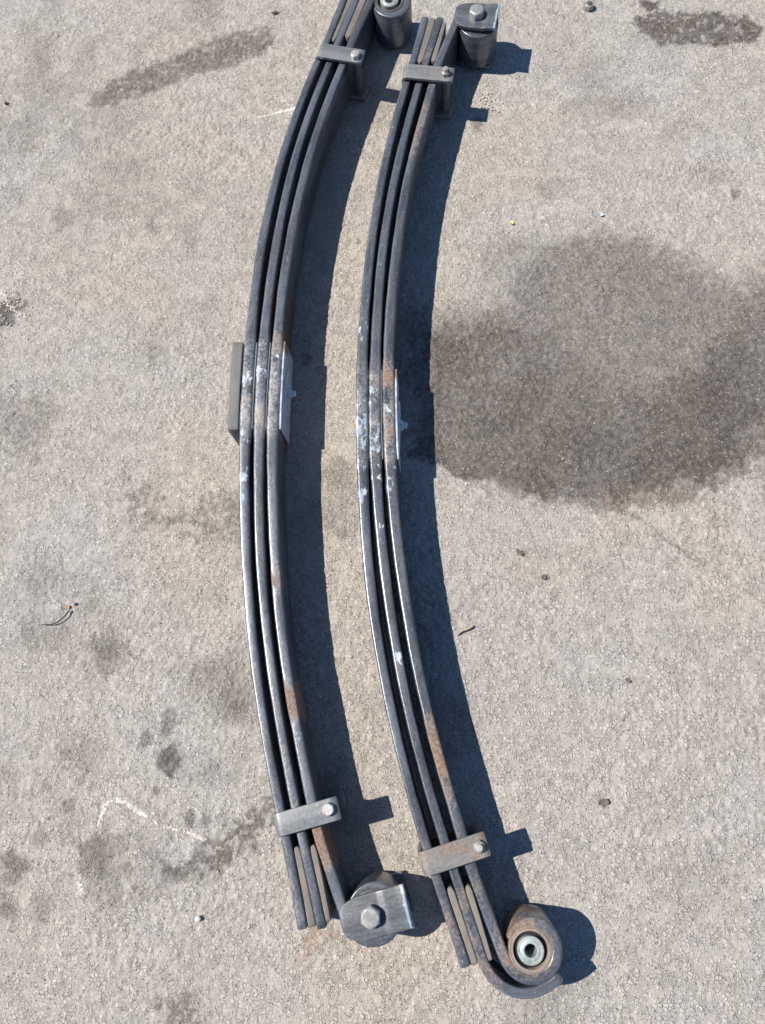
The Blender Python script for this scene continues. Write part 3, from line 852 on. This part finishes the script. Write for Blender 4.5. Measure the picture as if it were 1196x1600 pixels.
# middle fittings of the left spring: block outside, plate and bolt inside
def centre_fittings(tagk, root, off, yc, y0, y1, block):
    y = np.linspace(y0, y1, 16)
    if block:
        xa = cx(tagk + 'A', y) - 0.0275 / 2
        P = np.c_[xa - 0.0020 - 0.0130, y]
        flat_sweep('centre_block', P, 0.0255, 0.001, Z1 - 0.003, 'block', root, r=0.0025, off=off, seed=77.0,
                   rust=lambda W, f: np.where(f[:, 1] < -0.0100, 0.62, -0.25) * (f[:, 2] > 0.03))
    xc = cx(tagk + 'C', y) + 0.0275 / 2
    pt = 0.0045
    P = np.c_[xc + 0.0012 + pt / 2, y]
    pl = flat_sweep('centre_plate', P, pt, 0.004, Z1 - 0.002, 'pale_strip', root, r=0.0012, off=off, seed=55.0,
               rust=lambda W, f: np.where(f[:, 2] > 0.046, 0.5, -0.1) + 0.35 * (f[:, 0] > 0.19))
    yb = yc
    xb = float(cx(tagk + 'C', yb)) + 0.0275 / 2 + 0.0012 + pt - off[0]
    # raised oval boss on the plate
    V, F = [], []
    n = 40
    for (ra, rb_, dx) in ((0.060, 0.034, -0.0005), (0.058, 0.032, 0.0034), (0.050, 0.025, 0.0038), (0.047, 0.022, 0.0002)):
        for i in range(n):
            a = 2 * math.pi * i / n
            V.append((xb + dx, yb - off[1] + ra * math.cos(a), 0.056 + rb_ * math.sin(a)))
    for k in range(3):
        for i in range(n):
            j = (i + 1) % n
            F.append((k * n + i, k * n + j, (k + 1) * n + j, (k + 1) * n + i))
    F.append(tuple(3 * n + i for i in range(n)))
    o = fix_normals(mesh_obj('oval_boss', V, F, 'pale', pl, True))
    o.data.set_sharp_from_angle(angle=math.radians(40))
    hexagon('centre_nut', (xb + 0.0006, yb - off[1], 0.056), 0.0125, 0.0110, 'pale', pl, 0.3, 'X')
    cylinder('centre_bolt', (xb + 0.0108, yb - off[1], 0.056), 0.0075, 0.0095, 'pale', pl, 'X', 0.0016)
    if not block:
        xl = float(cx(tagk + 'A', yb)) - 0.0275 / 2 - off[0]
        hexagon('bolt_head', (xl - 0.0002, yb + 0.004 - off[1], 0.060), 0.0125, 0.0065, 'rust_bolt', root, 0.1, '-X')
M['rust_bolt'] = steel_material('rusty_bolt_head', (0.30, 0.16, 0.08), (0.48, 0.26, 0.13), 0.1, 0.2, 0.0, 0.8, False)
M['pale_strip'] = steel_material('pale_blue_plate', (0.34, 0.41, 0.48), (0.48, 0.55, 0.61), -0.1, 0.2, 0.0, 0.5)
centre_fittings('L', rootL, offL, 0.703, 0.597, 0.811, True)
centre_fittings('R', rootR, offR, 0.622, 0.525, 0.738, False)

# ------------------------------------------------------------------ litter on the asphalt
def stone_mesh(r, sq=0.6, n=2, seed=0):
    rr = random.Random(seed)
    bm = bmesh.new()
    bmesh.ops.create_icosphere(bm, subdivisions=n, radius=1)
    ph = [rr.uniform(0, 6.28) for _ in range(6)]
    ax = rr.uniform(0.75, 1.2)
    for v in bm.verts:
        x, y, z = v.co
        k = 1 + 0.16 * math.sin(3 * x + ph[0]) + 0.13 * math.sin(4 * y + ph[1]) + 0.12 * math.sin(5 * z + 2 * x + ph[2])
        v.co = Vector((x * k * ax, y * k, z * k * sq)) * r
    return bm

def bm_thing(name, bm, mat, loc, label, cat, rot=0, group=None, smooth=False):
    me = bpy.data.meshes.new(name)
    bm.to_mesh(me); bm.free()
    me.materials.append(M[mat])
    if smooth: me.polygons.foreach_set('use_smooth', [True] * len(me.polygons))
    o = bpy.data.objects.new(name, me)
    o.location = loc; o.rotation_euler = (0, 0, rot)
    link(o)
    return tag(o, label, cat, group)

def tube_thing(name, pts, r, mat, label, cat):
    pts = resample(np.array(pts, float), 0.003)
    pts = np.c_[smooth_path(pts[:, :2], 3), pts[:, 2]]
    P = pts - np.array([pts[0, 0], pts[0, 1], 0])
    T = np.gradient(P, axis=0); T /= np.linalg.norm(T, axis=1)[:, None]
    S = np.cross(T, [0, 0, 1.0]); S /= np.linalg.norm(S, axis=1)[:, None]
    U = np.cross(S, T)
    rr = r * np.linspace(0.7, 1.15, len(P))
    V, F, fl = sweep(P, S, U, rr, rr, rr * 0.95)
    o = fix_normals(mesh_obj(name, V, F, mat, None, True))
    o.location = (pts[0, 0], pts[0, 1], 0)
    return tag(o, label, cat)

def flake(name, loc, size, mat, label, cat, rot=0, aspect=1.8, curl=0.25, seed=0, leafy=False):
    rr = random.Random(seed)
    n = 12
    V, F = [], []
    for lay in (0, 1):
        for ring in (0.0, 0.55, 1.0):
            for i in range(n):
                a = 2 * math.pi * i / n
                rad = ring * size * (1 + (0.15 * math.cos(5 * a + seed) + 0.12 * math.cos(2 * a + 2 * seed) if leafy else 0.12 * math.sin(3 * a + seed)))
                x = rad * math.cos(a) * aspect / 1.4; y = rad * math.sin(a) / aspect * 1.4
                z = curl * (x * x * 0.6 + y * y) / size + 0.0012 * math.sin(9 * x / size + seed) * ring
                V.append((x, y, max(z, 0) + (0.0005 if lay else 0) + 0.001))
    for lay in (0, 1):
        b = lay * 3 * n
        for k in range(2):
            for i in range(n):
                j = (i + 1) % n
                F.append((b + k * n + i, b + k * n + j, b + (k + 1) * n + j, b + (k + 1) * n + i))
    for i in range(n):
        j = (i + 1) % n
        F.append((2 * n + i, 2 * n + j, 5 * n + j, 5 * n + i))
    o = fix_normals(mesh_obj(name, V, F, mat, None, False))
    o.location = (loc[0], loc[1], 0.0); o.rotation_euler = (0, 0, rot)
    return tag(o, label, cat)

# loose hexagonal nut
nut = thing('hex_nut', 'loose dark hexagonal nut lying at the far edge right of the springs', 'nut', (0.429, 1.871, 0))
hexagon('nut_body', (0, 0, 0.0), 0.0135, 0.0125, 'bolt_dark', nut, 0.4)
cylinder('nut_stud', (0, 0, 0.0115), 0.0066, 0.004, 'leaf_plain', nut)
tube_thing('twig', [(-0.879, 0.169, .004), (-0.862, 0.1685, .004), (-0.847, 0.172, .006), (-0.83, 0.185, .007), (-0.821, 0.201, .004)], 0.0014, 'twig', 'thin dark bent twig on the asphalt left of the springs', 'twig')
flake('leaf_scrap', (-0.826, 0.209), 0.0040, 'orange', 'tiny orange scrap beside the tip of the bent twig', 'scrap', 0.4, 1.3, 0.3, 1)
bm_thing('pebble', stone_mesh(0.0035, 0.7, 2, 4), 'dark_stone', (-0.810, 0.216, 0.001), 'tiny dark pebble beside the orange scrap near the twig', 'pebble')
tube_thing('straw', [(0.053, 0.157, .003), (0.064, 0.166, .004), (0.075, 0.168, .005), (0.088, 0.176, .003)], 0.0022, 'straw', 'pale dry straw beside the shadow of the right spring', 'straw')
flake('yellow_scrap', (0.200, 1.191), 0.0048, 'yellow', 'small yellow scrap of plastic above the big oil stain', 'scrap', -0.6, 1.7, 0.15, 2)
flake('blue_scrap', (0.424, 1.207), 0.0050, 'blue', 'small pale blue scrap beyond the big oil stain', 'scrap', 0.2, 1.5, 0.25, 3)
flake('dead_leaf', (0.345, -0.176), 0.0088, 'dead_leaf', 'curled dark dead leaf on bare asphalt right of the near clip', 'leaf', 0.45, 1.7, 0.35, 4, True)
flake('dead_leaf', (0.193, 0.340), 0.0068, 'dead_leaf', 'small star-shaped dead leaf just below the big oil stain', 'leaf', 0.9, 1.1, 0.2, 5, True)
flake('dead_leaf', (0.410, 0.066), 0.0050, 'dead_leaf', 'small dark dead leaf flake midway down the right side', 'leaf', 2.1, 1.5, 0.35, 6, True)
flake('bark_flake', (0.244, 0.285), 0.0058, 'dead_leaf', 'small dark bark flake below the star-shaped dead leaf', 'flake', 1.2, 1.6, 0.2, 7)
flake('bark_flake', (-0.447, 1.905), 0.0060, 'twig', 'thin dark bark sliver near the far end of left spring', 'flake', 0.25, 2.6, 0.1, 8)
bm_thing('pebble', stone_mesh(0.0052, 0.7, 2, 9), 'white_stone', (-0.470, -0.416, 0.003), 'rounded white pebble on asphalt below the chalk line', 'pebble', smooth=True)
bm_thing('pebble', stone_mesh(0.0048, 0.7, 2, 11), 'dark_stone', (-1.198, 1.626, 0.002), 'dark pebble at the left edge beside the far oil streak', 'pebble')
bm_thing('pebble', stone_mesh(0.0062, 0.7, 2, 12), 'white_stone', (-0.160, 0.772, 0.002), 'white pebble at the shadow edge between the springs', 'pebble')

def grit():
    V, F = [], []
    def stone(x, y, r):
        b = len(V)
        a0 = random.uniform(0, 6.28)
        k = 5
        for i in range(k):
            a = a0 + 2 * math.pi * i / k
            q = r * random.uniform(0.75, 1.2)
            V.append((x + q * math.cos(a), y + q * math.sin(a), -0.001))
        for i in range(k):
            a = a0 + 2 * math.pi * i / k + 0.3
            q = r * random.uniform(0.5, 0.8)
            V.append((x + q * math.cos(a), y + q * math.sin(a), r * random.uniform(0.25, 0.5)))
        for i in range(k):
            j = (i + 1) % k
            F.append((b + i, b + j, b + k + j, b + k + i))
        F.append(tuple(b + k + i for i in range(k)))
    for _ in range(1100):
        stone(random.uniform(-1.3, 0.98), random.uniform(-0.66, 2.05), random.uniform(0.0007, 0.0019))
    for _ in range(36):        # crumbled heap near the far bracket's shadow
        stone(random.gauss(0.145, 0.014), random.gauss(1.573, 0.016), random.uniform(0.0010, 0.0036))
    for _ in range(60):
        stone(random.gauss(-1.09, 0.03), random.gauss(0.975, 0.03), random.uniform(0.001, 0.003))
    for _ in range(8):
        stone(random.gauss(0.55, 0.18), random.gauss(0.62, 0.09), random.uniform(0.001, 0.0026))
    o = mesh_obj('loose_grit', V, F, 'grit', None, False)
    fix_normals(o)
    o['kind'] = 'stuff'
    tag(o, 'loose pale grit scattered over the asphalt', 'grit')
grit()

scene.render.engine = 'CYCLES'
